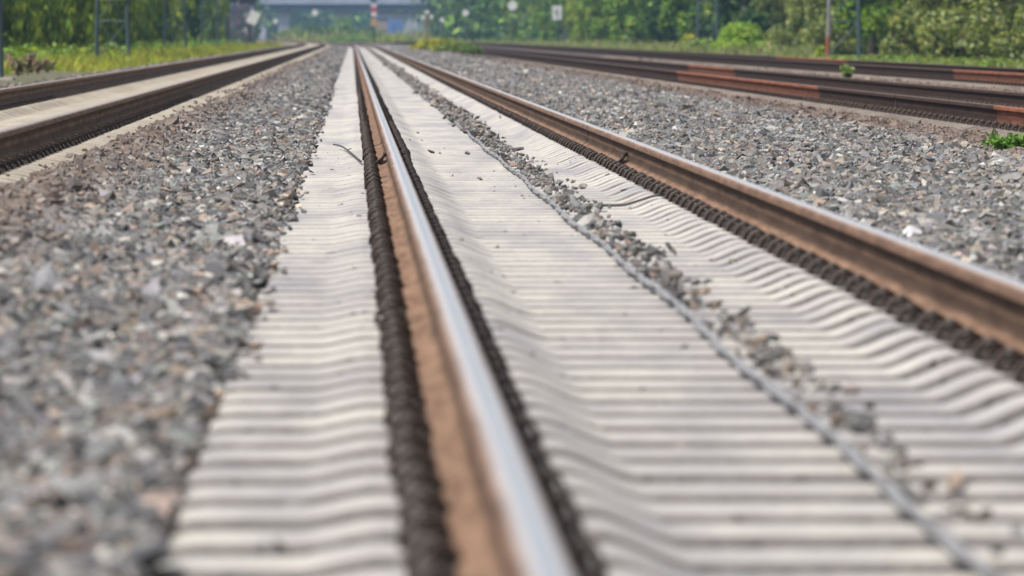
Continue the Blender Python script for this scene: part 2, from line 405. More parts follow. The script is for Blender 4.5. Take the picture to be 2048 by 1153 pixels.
# stones that have rolled onto the sleeper ends
n = 380; y = rng.uniform(17, 110, n); x = -.33 + np.abs(rng.normal(0, .035, n)); 
parts.append((np.stack([x, y, .014 + 0*x], 1), .036*np.exp(rng.normal(0,.3,n)), 'b', palette(n)))
n = 650; y = rng.uniform(32, 200, n); x = -1.38 - np.abs(rng.normal(0, .14, n))
parts.append((np.stack([x, y, .147 + 0*x], 1), .036*np.exp(rng.normal(0,.3,n)), 'b', palette(n, .8+0*x)))
gravel('ballast_gravel_left', parts, 'grey crushed stone ballast between the left track and the pale middle track')

hr = lambda x: np.interp(x, [2.2, 2.5, 3.2, 4.2, 4.7, 5.1], [.0, .02, .045, .045, .035, .045])
br_r = lambda x, y: np.clip((x - 4.2)/.45, 0, 1)
fr = lambda x0, x1, y0, y1, per, sz, lod: field(x0, x1, y0, y1, per, hr, sz, lod, br_r, .016)
gravel('ballast_gravel_right', [fr(2.24, 5.02, 18, 62, 450, .048, 'a'), fr(2.24, 5.02, 18, 62, 500, .050, 'b'), fr(2.24, 5.0, 62, 150, 380, .056, 'b'), fr(2.24, 5.0, 150, 480, 90, .09, 'c'), fr(2.24, 5.0, 480, 900, 20, .14, 'c')],
       'grey crushed stone ballast between the middle track and the rusty right track')

# ballast in the cribs, level with a hollow just under the sleepers' tops, only where one can look into them
SP = 0.6
Y0 = 11.55
def crib(c, dz, ya, yb, per, brown, drop):
    n = int(2.7*.36*(yb-ya)/SP*per)
    k = rng.integers(int((ya-Y0)/SP), int((yb-Y0)/SP), n)
    y = Y0 + (k+.5)*SP + rng.uniform(-.17, .17, n); s = rng.uniform(-1.34, 1.34, n)
    s = np.where(np.abs(np.abs(s)-GA) < .09, s*1.2, s)
    z = dz + sl_prof(s) - drop + rng.normal(0, .003, n)
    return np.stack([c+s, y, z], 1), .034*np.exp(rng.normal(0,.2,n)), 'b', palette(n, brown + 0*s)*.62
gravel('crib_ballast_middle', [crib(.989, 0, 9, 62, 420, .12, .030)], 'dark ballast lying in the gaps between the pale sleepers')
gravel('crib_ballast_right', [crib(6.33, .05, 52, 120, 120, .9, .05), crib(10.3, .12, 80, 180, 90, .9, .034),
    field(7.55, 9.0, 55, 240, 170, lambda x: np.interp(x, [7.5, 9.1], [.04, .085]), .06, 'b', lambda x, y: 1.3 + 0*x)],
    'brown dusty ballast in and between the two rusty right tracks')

# the ridge of stones in the middle of the track, beside the cable
n = 3000; y = 10 + 150*rng.uniform(0, 1, n)**1.25
wd = .055 + .035*lumps(y*0, y, .9) + .05*np.clip((y-14)/22, 0, 1)
x = 1.125 + .02*lumps(y*0+3, y, .7) + rng.normal(0, 1, n)*wd*.62
far = y > 60
keep = (rng.uniform(0, 1, n) < np.clip(.35 + (y-10)/40 + .5*lumps(y*0+1, y, 1.9), .12, 1)) & (x > 1.045)
z = -.030 + .013 + .018*np.exp(-((x-1.125)/.07)**2)*rng.uniform(.1, 1, n)
P = np.stack([x, y, z], 1)[keep]; sz = (.032*np.exp(rng.normal(0,.33,n)))[keep]
n2 = 5200; y2 = rng.uniform(60, 600, n2); x2 = 1.125 + rng.normal(0, .06, n2)
P2 = np.stack([x2 + curve_shift(y2), y2, -.012 + rng.uniform(0,.03,n2)], 1)
gravel('gravel_ridge', [(P, sz, 'a', palette(len(P), rng.uniform(-.6, .5, len(P)))*.93), (P2, .07*np.exp(rng.normal(0,.25,n2)), 'c', palette(n2, .3+0*x2))],
       'ridge of loose stones along the cable in the middle of the pale track')

# single loose stones one can point at on the pale sleepers
for px, py, sz in ((862,300,.045),(935,303,.045),(880,302,.03),(992,268,.04),(612,392,.035),(700,306,.03),(836,262,.03),(645,252,.03),(1020,292,.05),(905,345,.02),(960,352,.03),
                   (880,195,.04),(672,180,.04),(1285,280,.05),(735,188,.03),(1000,240,.05)):
    X, Y, Z = pix(px, py, HC + .01)
    V, F, k = stones_geo(np.zeros((1, 3)), np.array([sz]), 'a')
    o = np_obj('loose_stone', V, F, M['stone'], np.repeat(palette(1)*.8, k, 0))
    o.location = (X, Y, float(sl_prof(X-.989)) + sz*.25)
    tag(o, 'small grey stone lying loose on top of the pale sleepers', 'stone', 'loose stones on the pale sleepers')

# ------------------------------------------------------------------ rails
PR = [(-.075,0),(-.075,.0115),(-.050,.0165),(-.030,.0225),(-.014,.036),(-.0085,.058),(-.0085,.112),(-.013,.127),(-.0345,.1345),(-.0365,.139),(-.0362,.156),(-.0335,.1632),(-.0275,.168),(-.019,.1705),(-.010,.1716),(0,.172)]
PR = PR + [(-x, z) for x, z in PR[-2::-1]]
def rail(name, c, z0, m, label):
    k = len(PR); vs = []; lat = []; hgt = []
    ys = sorted(set([4] + YS[1:-1] + [1180]))
    for y in ys:
        sh = float(curve_shift(y))
        for x, z in PR: vs.append((c + sh + x, y, z0 + z)); lat.append(x); hgt.append(z)
    fs = [(i*k+j, i*k+(j+1) % k, (i+1)*k+(j+1) % k, (i+1)*k+j) for i in range(len(ys)-1) for j in range(k)]
    fs = [f[::-1] for f in fs] + [tuple(range(k))]
    b = MB(); b.add(vs, fs, 0, True); b.sm[-1] = False
    o = b.build(name, m); me = o.data
    for nm, arr in (('lat', lat), ('hgt', hgt)):
        at_ = me.attributes.new(nm, 'FLOAT', 'POINT'); at_.data.foreach_set('value', arr)
    # hard edges where the profile turns sharply
    sh = me.attributes.new('sharp_edge', 'BOOLEAN', 'EDGE')
    hard = {0, 1, 8, 9, len(PR)-1, len(PR)-2, len(PR)-9, len(PR)-10}
    vals = []
    for e in me.edges:
        a, bb = e.vertices
        vals.append(a % k == bb % k and (a % k) in hard)
    sh.data.foreach_set('value', vals)
    return tag(o, label, 'rail', 'rails')

RZ = .028
rails = {}
for key, m, lab in (('main-', 'rail', 'nearest rail with blue-white polished top and orange-brown foot, running through the picture'),
                    ('main+', 'rail', 'brown rail right of the gravel ridge, carried by the same pale sleepers'),
                    ('left-', 'rail_left', 'brown rail farthest left, beside the grass verge'),
                    ('left+', 'rail_left', 'dark brown rail between the tan sleepers and the left ballast'),
                    ('near_right-', 'ra', 'rusty rail with orange stretches next to the right-hand grey ballast'),
                    ('near_right+', 'rb', 'dark rusty rail just behind the rail with long orange stretches'),
                    ('far_right-', 'rc', 'rusty rail with an orange end behind the small weed on the right'),
                    ('far_right+', 'rd', 'farthest rusty rail, right in front of the bushes')):
    t, sgn = key[:-1], 1 if key[-1] == '+' else -1
    c, dz = TRACKS[t]
    rails[key] = rail('rail', c + sgn*GA, dz + RZ, M[m], lab)

def profile_ring(c, y, z0, t, grow, lo, hi):
    """a band that follows the rail's profile between heights lo and hi, standing grow proud of it"""
    pr = [(x, z) for x, z in PR[:PR.index((0,.172))+1] if lo <= z <= hi]
    b = MB(); vs = []
    for yy in (y, y+t):
        for x, z in pr: vs.append((c + x - grow, yy, z0 + z + grow*.6))
        for x, z in pr[::-1]: vs.append((c + x + .002, yy, z0 + z - .002))
    k = len(pr)*2
    b.add(vs, [(j, (j+1) % k, k + (j+1) % k, k + j) for j in range(k)] + [tuple(range(k))[::-1], tuple(range(k, 2*k))])
    return b
for key in ('main-', 'main+'):
    c = .989 + (GA if key[-1] == '+' else -GA)
    profile_ring(c, 52.6, RZ, .05, .0035, .01, .13).build('joint_seam', M['iron'], rails[key])
    b = MB()                                        # bond: a bolt through the web, its lug and the cable stub across the foot
    b.tube([(c-.008, 44.9, RZ+.075), (c-.040, 44.9, RZ+.075)], .014, 6).tube([(c-.03, 44.9, RZ+.075), (c-.05, 44.7, RZ+.05), (c-.085, 44.5, RZ+.028), (c-.12, 44.4, RZ+.012)], .011, 6)
    b.box((c-.072, 44.6, RZ+.018), (c-.014, 44.75, RZ+.042))
    b.build('bond_lug', M['iron'], rails[key])
b = MB(); profile_ring(6.33-GA, 73.0, .05+RZ, .12, .004, .01, .165).build('joint_seam', M['iron'], rails['near_right-'])
profile_ring(.989-GA, 46.8-6.2, RZ, .03, .003, .01, .03).build('foot_mark', M['iron'], rails['main-'])

# ------------------------------------------------------------------ concrete sleepers with their clips
STAT = [-1.30,-1.285,-1.25,-1.16,-1.08,-1.055,-1.03,-1.0,-.975,-.95,-.915,-.90,-.61,-.595,-.575,-.555,-.535,-.51,-.48,-.455,-.435,-.42,-.40,-.25]
STAT = STAT + [0] + [-s for s in STAT[::-1]]
XS = [(-.15,-.16),(-.138,-.05),(-.120,-.013),(-.110,-.005),(-.101,-.0015),(-.09,0),(.09,0),(.101,-.0015),(.110,-.005),(.120,-.013),(.138,-.05),(.15,-.16)]
GAP_SHADE = [1, 1, .95, .45, .10, 0, 0, .10, .45, .95, 1, 1]  # shade of the gaps put into the colour, darker down the side faces
def sleeper_mb(stat=STAT, xs=XS, mi=0, at_=(0,0,0)):
    b = MB(); k = len(xs); vs = []
    for s in stat:
        h = float(sl_prof(s)); e = 1 - .10*(abs(s) > 1.29)
        for y, z in xs: vs.append((at_[0]+s, at_[1]+y*e, at_[2]+(z + h if z > -.1 else z)))
    b.add(vs, [(i*k+j, (i+1)*k+j, (i+1)*k+j+1, i*k+j+1) for i in range(len(stat)-1) for j in range(k-1)], mi, False)
    b.add(vs[:k], [tuple(range(k))], mi); b.add(vs[-k:], [tuple(range(k))[::-1]], mi)
    return b

HALF = [(-.013,.050,.020),(-.004,.056,.030),(.010,.062,.043),(.030,.066,.053),(.054,.066,.055),(.078,.063,.045),(.094,.056,.024),(.096,.046,.006),(.080,.036,.004),(.056,.029,.012),(.034,.024,.024),(.018,.016,.031),(.012,.007,.032)]
PATH = HALF + [(u, -v, w_) for u, v, w_ in HALF[::-1]]
PATH = [(u*.72 + .011, v, w_*.9) for u, v, w_ in PATH]
def clip_mb(n=6, step=1):
    b = MB()
    b.tube(PATH[::step] if step > 1 else PATH, .0072, n)
    # guide plate: an angled block that holds the foot's edge
    b.add([(-.001,-.095,.0),(-.001,.095,.0),(.086,.085,.0),(.086,-.085,.0),(-.001,-.095,.012),(-.001,.095,.012),(.026,.075,.015),(.026,-.075,.015),(.086,.075,.004),(.086,-.075,.004)],
          [(0,3,9,7,4),(1,5,6,8,2),(4,7,6,5),(7,9,8,6),(3,2,8,9),(0,4,5,1)], 1)
    return b
def screw_mb(n=6):
    b = MB(); b.tube([(.044,0,.01),(.044,0,.034)], .012, 8); b.tube([(.044,0,.033),(.044,0,.038)], .022, 12); b.tube([(.044,0,.038),(.044,0,.058)], .0175, 6, 0, True, False)
    return b
CLIP = clip_mb().mesh('rail_clip', [M['iron'], M['plate']]); SCREW = screw_mb().mesh('screw', M['screw'])
b = clip_mb(4, 2); sc_ = screw_mb(); b.add(sc_.v, sc_.f); CLIP_FAR = b.mesh('rail_clip', [M['iron'], M['plate']]); 
b = clip_mb(4, 2); b.add(sc_.v, sc_.f); CLIP_BROWN = b.mesh('rail_clip', [M['iron_brown'], M['plate']])
SLM = {}
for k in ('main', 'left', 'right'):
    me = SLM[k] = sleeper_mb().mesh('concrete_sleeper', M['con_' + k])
    av = me.attributes.new('shade_dirt', 'FLOAT', 'POINT'); av.data.foreach_set('value', ([1. if .6 < abs(st_) < .91 else q_ for st_ in STAT for q_ in GAP_SHADE] + [.5]*24)[:len(me.vertices)])
SEATS = [(sg*GA + sd_*.0752, 0 if sd_ > 0 else math.pi) for sg in (-1, 1) for sd_ in (-1, 1)]

def make_sleeper(c, dz, y, mesh, clip, screws, label, group):
    o = bpy.data.objects.new('concrete_sleeper', mesh); link(o)
    o.location = (c + random.gauss(0, .004), y + random.gauss(0, .008), dz + random.gauss(0, .0005)); o.rotation_euler = (0, random.gauss(0, .0003), random.gauss(0, .004))
    tag(o, label, 'sleeper', group)
    for u, rz in SEATS:
        k = bpy.data.objects.new('rail_clip', clip); link(k, o); k.location = (u, 0, .0195); k.rotation_euler = (0, 0, rz + random.gauss(0, .008))
        if screws and (u + GA)*(u - GA) < 0 and u < 0: k.scale = (.82, 1, .88)
        if screws:
            q = bpy.data.objects.new('screw', SCREW); link(q, k); q.rotation_euler = (0, 0, 0)
    return o

YC = Y0
N_MAIN, N_LEFT, N_RIGHT = 160, 86, 54
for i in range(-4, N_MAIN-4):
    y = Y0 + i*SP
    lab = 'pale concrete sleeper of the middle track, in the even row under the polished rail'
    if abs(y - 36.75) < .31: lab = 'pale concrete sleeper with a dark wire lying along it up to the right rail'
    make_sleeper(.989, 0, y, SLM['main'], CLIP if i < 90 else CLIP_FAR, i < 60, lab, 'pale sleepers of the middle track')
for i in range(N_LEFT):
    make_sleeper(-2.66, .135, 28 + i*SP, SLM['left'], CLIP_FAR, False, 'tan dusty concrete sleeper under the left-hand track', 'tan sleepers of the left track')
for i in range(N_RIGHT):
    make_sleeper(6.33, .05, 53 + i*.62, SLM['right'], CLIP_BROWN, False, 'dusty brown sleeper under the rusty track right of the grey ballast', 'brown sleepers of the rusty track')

# the many sleepers beyond those, one mass
b = MB(); st = [-1.30,-1.07,-.97,-.60,-.55,-.40,.40,.55,.60,.97,1.07,1.30]; xs = [(-.14,-.05),(-.105,0),(.105,0),(.14,-.05)]
def far_row(c, dz, ya, yb, sp, mi, clips):
    y = ya
    while y < yb:
        q = sleeper_mb(st, xs, mi, (c + float(curve_shift(y)), y, dz)); b.v, b.f = b.v, b.f
        b.add(q.v, q.f, mi)
        if clips:
            for u, rz in SEATS:
                x0 = c + float(curve_shift(y)) + u; d = .095 if rz == 0 else -.095
                lo, hi = min(x0, x0+d), max(x0, x0+d)
                b.box((lo, y-.06, dz+.02), (hi, y+.06, dz+.062), 3)
        y += sp
far_row(.989, 0, Y0 + (N_MAIN-4)*SP, 700, SP, 0, True)
far_row(-2.66, .135, 28 + N_LEFT*SP, 800, SP, 1, True)
far_row(6.33, .05, 53 + N_RIGHT*.62, 260, .62, 2, True)
far_row(10.3, .12, 90, 260, .62, 2, True)
ds = tag(b.build('distant_sleepers', [M['con_main'], M['con_left'], M['con_right'], M['iron']]), 'distant sleepers of all four tracks merging into pale and brown bands', 'sleepers', kind='stuff')
av = ds.data.attributes.new('shade_dirt', 'FLOAT', 'POINT'); av.data.foreach_set('value', [float(v_[2] < .0) * 0 for v_ in b.v])

# ------------------------------------------------------------------ cable and wires
def wave(y, ph): return math.sin(2*math.pi*(y - Y0)/SP + ph)
b = MB()
for ph in (0, math.pi):                              # two cores twisted together
    pts = []; y = 8.0
    while y < 160:
        tw = 2*math.pi*y/2.6 + ph
        zz = -.034 + .024 + .003*wave(y, 1.57)
        pts.append((1.022 + .010*math.sin(y*.9) + .006*math.sin(y*.31) + .006*math.cos(tw), y, zz + .006*math.sin(tw)))
        y += .075 if y < 45 else .15
    b.tube(pts, .0072, 6)
tag(b.build('line_cable', M['cable']), 'grey twisted cable lying along the middle of the pale track', 'cable')

def wire(name, pts, r, m, label):
    b = MB(); P = [Vector(p) for p in pts]; out = []
    for i in range(len(P)-1):
        p0, p1, p2, p3 = P[max(i-1,0)], P[i], P[i+1], P[min(i+2,len(P)-1)]
        for s in range(6):
            t = s/6
            out.append(.5*((2*p1) + (p2-p0)*t + (2*p0-5*p1+4*p2-p3)*t*t + (3*p1-p0-3*p2+p3)*t**3))
    out.append(P[-1]); b.tube(out, r, 6)
    return tag(b.build(name, m), label, 'wire')
wire('bond_wire', [(1.17,36.72,-.024),(1.28,36.72,-.024),(1.39,36.72,-.022),(1.46,36.72,-.004),(1.55,36.72,.024),(1.62,36.72,.034),(1.68,36.72,.040)], .0075, M['wire'], 'dark wire lying across the sleepers between gravel ridge and right rail')
p = [pix(667,289,HC-.03), pix(683,293,HC-.03), pix(698,303,HC-.035), pix(710,313,HC-.04), pix(722,323,HC-.045)]
wire('loose_wire', p, .0065, M['wire'], 'thin curved dark wire sticking out from the clips left of the polished rail')

# ------------------------------------------------------------------ plants
def leaf_geo(C, size, elong, droop, flat=0.0):
    """one rhombic leaf per centre"""
    n = len(C)
    a = rng.normal(0, 1, (n, 3)); a[:, 2] *= .6; a /= np.linalg.norm(a, axis=1)[:, None]
    a = a*(1-droop) + np.array([0,0,-1.0])*droop*np.where(rng.uniform(0,1,n) < .85, 1, .2)[:, None]; a /= np.linalg.norm(a, axis=1)[:, None]
    b = np.cross(a, rng.normal(0, 1, (n, 3))); b /= np.linalg.norm(b, axis=1)[:, None]
    l = (size*np.exp(rng.normal(0, .3, n)))[:, None]*.5
    A, B = a*l*elong, b*l
    V = np.stack([C-A, C+B*.8-A*.15, C+A, C-B*.8-A*.15], 1).reshape(-1, 3)
    return V, np.arange(4*n).reshape(n, 4)

def leaf_cols(n, base, var, alt=None, pa=0.0):
    c = np.array([base])*np.exp(rng.normal(0, var, (n, 1)))*np.exp(rng.normal(0, .08, (n, 3)))
    if alt is not None:
        k = rng.uniform(0, 1, n) < pa; c[k] = np.array(alt)*np.exp(rng.normal(0, var, (k.sum(), 1)))
    return np.clip(c, .003, .6)

def tree_meshes(kind, h, r, z0, nl, size, elong, droop, base, var, alt, pa, lowshare=.6, nclump=70):
    """crown of leaf clumps spread through the volume (denser low down, where one looks in), trunk with limbs"""
    k = nclump
    z = np.where(rng.uniform(0,1,k) < lowshare, z0 + rng.uniform(0, 1, k)*min(3.6, h*.5), z0 + rng.uniform(0, 1, k)*(h-z0))
    f = np.clip((z - z0)/(h - z0), 0, 1)
    rad = r*np.sqrt(np.clip(1 - ((f-.35)/.68)**2, .05, 1))
    an = rng.uniform(0, 2*np.pi, k); rr = rad*np.sqrt(rng.uniform(.15, 1, k))
    CC = np.stack([np.cos(an)*rr, np.sin(an)*rr, z], 1)
    cr = rng.uniform(.30, .70, k)*r*.29
    idx = rng.integers(0, k, nl)
    d = rng.normal(0, 1, (nl, 3)); d /= np.linalg.norm(d, axis=1)[:, None]; d *= (rng.uniform(0,1,nl)**.5)[:, None]
    d[:, 2] *= 1.0 + 1.6*droop
    C = CC[idx] + d*cr[idx][:, None]
    C = C[C[:, 2] > .05]; idx = idx[:len(C)]
    V, F = leaf_geo(C, size, elong, droop)
    tone = np.exp(rng.normal(0, .22, k))[idx][:, None]
    col = leaf_cols(len(C), base, var, alt, pa)*tone
    crown = np_mesh('crown', V, F, M['leaf'], np.repeat(np.clip(col, .003, .6), 4, 0))
    b = MB()
    top = (random.uniform(-.3,.3), random.uniform(-.3,.3), h*.85)
    b.tube([(0,0,-.5),(.03,.02,.5),(top[0]*.4,top[1]*.4,h*.4),top], [.16*r/2+.03,.12*r/2+.03,.09*r/2+.02,.02], 7)
    for q in range(9):
        a = random.uniform(0, 6.28); zz = random.uniform(.12, .7)*h; L_ = r*random.uniform(.5, .95)
        b.tube([(top[0]*zz/h, top[1]*zz/h, zz), (math.cos(a)*L_*.5, math.sin(a)*L_*.5, zz+.5), (math.cos(a)*L_, math.sin(a)*L_, zz+.7+.4*random.random())], [.05,.035,.012], 5)
    return crown, b.mesh('trunk', M['bark'])

def plant(name, meshes, loc, sc, rz, label, cat, group=None):
    t = empty(name, loc, rz); t.scale = sc if isinstance(sc, tuple) else (sc, sc, sc)
    tag(t, label, cat, group)
    link(bpy.data.objects.new('crown', meshes[0]), t); link(bpy.data.objects.new('trunk', meshes[1]), t)
    return t

YG, MG, DG, PG, OG, BG = (.24,.315,.018), (.12,.225,.026), (.036,.085,.020), (.29,.35,.14), (.19,.225,.034), (.10,.075,.035)
P_DROOP = [tree_meshes('droop', 9, 2.5, .25, 16000, .12, 2.1, .75, YG, .35, MG, .3, .6, 130) for _ in range(3)]
P_MID = [tree_meshes('mid', 9, 2.6, .2, 11000, .17, 1.3, .25, MG, .35, YG, .25) for _ in range(3)]
P_DARK = [tree_meshes('dark', 10, 2.6, .3, 10000, .18, 1.3, .3, DG, .35, MG, .25) for _ in range(2)]
P_PALE = [tree_meshes('pale', 7, 2.5, .1, 24000, .10, 1.5, .2, OG, .35, PG, .35, .65, 90) for _ in range(3)]

# left wall of trees, from the first mast to the graffiti wall
left_spec = [(-11.2,196,'droop','drooping yellow-green tree at the left edge of the photo behind the first mast'),
 (-10.2,214,'droop','yellow-green hanging foliage tree behind the dried weeds'),
 (-11.0,232,'mid','mid-green tree between the two left-most masts'),
 (-10.4,250,'droop','drooping tree just left of the cross-braced mast with the white plate'),
 (-11.0,272,'dark','dark tree seen through the legs of the cross-braced mast'),
 (-10.3,292,'droop','light yellow-green tree right of the cross-braced mast'),
 (-10.6,316,'mid','mid-green tree left of the third mast from the left'),
 (-10.2,342,'droop','yellow-green drooping tree behind the third mast from the left'),
 (-10.4,372,'dark','dark green tree right of the third mast from the left'),
 (-10.3,402,'mid','mid-green tree behind the fourth mast from the left'),
 (-10.2,440,'droop','light green tree just left of the graffiti wall')]
PK = {'droop': P_DROOP, 'mid': P_MID, 'dark': P_DARK, 'pale': P_PALE}
for i, (x, y, k, lab) in enumerate(left_spec):
    ms = PK[k][i % len(PK[k])]
    plant('tree', ms, (x + float(curve_shift(y)), y, .05), random.uniform(.92, 1.15), random.uniform(0, 6.28), lab, 'tree', 'trees along the left verge')

right_spec = [(19.4,190,'pale','brownish green bush tree at the right edge of the photo'),
 (18.6,200,'pale','grey-green leafy tree right of the mast with the rusty foot'),
 (19.6,208,'pale','pale leafed tall shrub third from the right edge of the photo'),
 (18.8,222,'pale','olive green tree just right of the mast with the rusty foot'),
 (19.0,240,'mid','mid-green tree seen through the mast with the rusty foot'),
 (18.8,258,'pale','olive tree just left of the mast with the rusty foot'),
 (19.4,276,'pale','pale olive tree behind the bright round bush on its right side'),
 (19.2,298,'pale','olive green tree standing above the bright round bush'),
 (19.4,322,'dark','dark tree behind the left flank of the bright round bush'),
 (19.0,346,'dark','dark narrow tree between the second right mast and the yellow weeds'),
 (18.6,372,'mid','mid-green tree left of the yellow weeds under the right-hand trees'),
 (19.0,402,'dark','dark tree behind the greenish thin pole'),
 (18.4,436,'mid','light green tree between the thin poles on the right'),
 (18.2,478,'mid','bright green tree behind the grey plate board'),
 (18.2,528,'droop','yellow-green tree right behind the grey plate board pole'),
 (17.6,590,'mid','hazy green tree below the brightest white disc'),
 (16.6,660,'droop','hazy yellow-green tree left of the brightest white disc'),
 (15.4,750,'dark','blue-green hazy tree behind the small white disc on a pole'),
 (13.4,850,'dark','blue-green hazy tree behind the three-disc signal'),
 (12.4,960,'dark','bluish tree right beside the bridge end')]
for i, (x, y, k, lab) in enumerate(right_spec):
    ms = PK[k][i % len(PK[k])]
    plant('tree', ms, (x, y, .1), random.uniform(.95, 1.2), random.uniform(0, 6.28), lab, 'tree', 'trees along the right verge')

# woods behind, each one mass
def woods(name, box, n, size, base, label, alt=MG):
    (x0,x1),(y0,y1),(z0,z1) = box
    k = n//60; CC = np.stack([rng.uniform(x0,x1,k), rng.uniform(y0,y1,k), z0 + (z1-z0)*rng.uniform(0,1,k)**1.3], 1)
    idx = rng.integers(0, k, n); C = CC[idx] + rng.normal(0, 1, (n,3))*size*3
    V, F = leaf_geo(C, size, 1.4, .3)
    col = leaf_cols(n, base, .3, alt, .3)*np.exp(rng.normal(0,.25,k))[idx][:, None]
    return tag(np_obj(name, V, F, M['leaf'], np.repeat(np.clip(col,.003,.5), 4, 0)), label, 'woods', kind='stuff')
woods('woods', ((-19,-12.5),(170,560),(0,9)), 60000, .26, DG, 'dark undergrowth and trees filling the left background', MG)
woods('woods', ((-30,-14),(560,1050),(0,9)), 24000, .5, DG, 'hazy trees beyond the left verge', MG)
woods('woods', ((22,30),(170,620),(0,10)), 60000, .28, OG, 'undergrowth and trees filling the right background', DG)
woods('woods', ((11,34),(620,1500),(0,11)), 40000, .55, DG, 'hazy blue-green trees along the far right side', MG)
woods('woods', ((-140,110),(1500,1700),(0,18)), 40000, 1.5, DG, 'bluish far woods beyond the bridge', MG)

def undergrowth(name, x0, x1, y0, y1, n, size, h, base, alt, pa, label):
    x = rng.uniform(x0, x1, n); y = y0 + (y1-y0)*rng.uniform(0, 1, n)**1.4
    hh = h*np.clip(.7 + .6*lumps(x, y*.35, 1.3), .15, 1.5)*rng.uniform(0, 1, n)**.6
    C = np.stack([x, y, .1 + hh], 1); V, F = leaf_geo(C, size, 1.5, .1)
    col = leaf_cols(n, base, .3, alt, pa)*np.exp(.35*lumps(x+2, y*.5, 1.9))[:, None]
    return tag(np_obj(name, V, F, M['leaf'], np.repeat(np.clip(col,.005,.5), 4, 0)), label, 'undergrowth', kind='stuff')
undergrowth('undergrowth', 12.6, 18, 140, 225, 16000, .07, .17, MG, OG, .5, 'low brambles and weeds right behind the farthest rail')
undergrowth('undergrowth', -9.6, -7.0, 150, 480, 26000, .09, .45, MG, YG, .4, 'low green weeds under the left trees')
# bushes
def bush(r, h, n, size, base, var, alt, pa, elong=1.3, dome=True):
    u = rng.uniform(0, 1, n)**(.33); a = rng.uniform(0, 2*np.pi, n); cz = rng.uniform(0, 1, n)
    s = np.sqrt(1 - cz**2)
    lum = 1 + .12*np.sin(a*3 + 1) + .08*np.sin(a*7) + .1*np.sin(cz*9)
    C = np.stack([np.cos(a)*s*r*u*lum, np.sin(a)*s*r*u*lum, cz*h*u*lum + .03], 1) + rng.normal(0, size*.4, (n, 3))
    V, F = leaf_geo(C, size, elong, .15)
    crown = np_mesh('crown', V, F, M['leaf'], np.repeat(leaf_cols(n, base, var, alt, pa), 4, 0))
    b = MB()
    for q in range(7):
        a_ = random.uniform(0, 6.28); b.tube([(0,0,-.3),(math.cos(a_)*r*.25,math.sin(a_)*r*.25,h*.4),(math.cos(a_)*r*.6,math.sin(a_)*r*.6,h*.75)], [.03,.02,.006], 5)
    return crown, b.mesh('trunk', M['bark'])
LG = (.17,.27,.03)
Z = 292; plant('bush', bush(1.12, 1.05, 16000, .085, (.32,.48,.045), .25, (.17,.32,.035), .25), (at(1478, Z), Z, zat(107, Z)), 1, 0, 'bright green rounded bush in front of the darker right-hand trees', 'bush')
Z = 300; plant('bush', bush(.85, .42, 2500, .12, LG, .3, PG, .4), (at(1405, Z), Z, zat(104, Z)), 1, 1, 'low light green bush leaning on the left of the bright rounded bush', 'bush')
Z = 330; plant('flowering_weed', bush(.42, .62, 1800, .09, (.42,.40,.02), .3, LG, .35), (at(1378, Z), Z, zat(100, Z)), 1, 2, 'bright yellow flowering weed left of the bright rounded bush', 'plant')
Z = 220; plant('flowering_weed', bush(.20, .26, 700, .07, (.30,.36,.02), .3, LG, .4), (at(1643, Z), Z, zat(116, Z)), 1, 2, 'small yellow-green weed at the rusty foot of the right mast', 'plant')
Z = 400; plant('flowering_weed', bush(1.35, .48, 4500, .12, (.40,.38,.02), .25, (.16,.22,.02), .3), (at(872, Z), Z, zat(99, Z)), (1,1.5,1), 0, 'broad yellow flowering weed patch at the far end of the right ballast', 'plant')
Z = 350; plant('flowering_weed', bush(.75, .33, 2500, .10, (.18,.22,.03), .3, MG, .4), (at(915, Z), Z, zat(103, Z)), (1,1.5,1), 1, 'green tail of weeds right of the broad yellow patch', 'plant')
Z = 300; plant('weed', bush(.42, .22, 1200, .07, (.07,.10,.025), .3, MG, .4), (at(947, Z), Z, zat(108, Z)), 1, 1, 'dark green weed tuft beside the rusty track at the end of the yellow patch', 'plant')
for px, Zb, r, h, base_, lab, py in ((627,1000,1.6,2.1,DG,'dark hazy bush left of the pair under the bridge',80),(690,980,2.0,2.9,MG,'tall hazy green bush under the middle of the bridge',82),(655,960,1.5,1.7,MG,'low hazy bush between the two taller ones under the bridge',82),
                           (738,900,2.2,1.3,LG,'pale green bush at the foot of the white and red mast',86),(790,800,2.4,.7,(.30,.32,.04),'yellow-green weeds in front of the blue container',88),(590,1010,3.0,1.2,OG,'hazy olive bush left under the bridge',78),(700,850,3.0,.7,LG,'light green weed patch where the middle track bends',86)):
    plant('bush', bush(r, h, 2500, .22, base_, .25, MG, .3), (at(px, Zb), Zb, zat(py, Zb)), 1, px, lab, 'bush')

def weed(r, h, nst, m_leaf, size):
    """stems that fan out from one root with leaves along them"""
    b = MB(); C = []
    for q in range(nst):
        a = random.uniform(0, 6.28); L_ = r*random.uniform(.3, 1); hh = h*random.uniform(.55, 1)
        pts = [(0,0,-.02),(math.cos(a)*L_*.4,math.sin(a)*L_*.4,hh*.6),(math.cos(a)*L_,math.sin(a)*L_,hh)]
        b.tube(pts, [.003,.0025,.001], 4)
        for t in np.linspace(.25, 1, 12):
            p0 = np.array(pts[1])*min(1, t*2) if t < .5 else np.array(pts[1])*(2-2*t) + np.array(pts[2])*(2*t-1)
            C.append(p0 + rng.normal(0, size*.4, 3))
    C = np.array(C); C[:, 2] = np.maximum(C[:, 2], .01); V, F = leaf_geo(C, size, 1.7, .1)
    return np_mesh('crown', V, F, M['leaf'], np.repeat(leaf_cols(len(C), m_leaf, .3, MG, .2), 4, 0)), b.mesh('trunk', M['bark'])
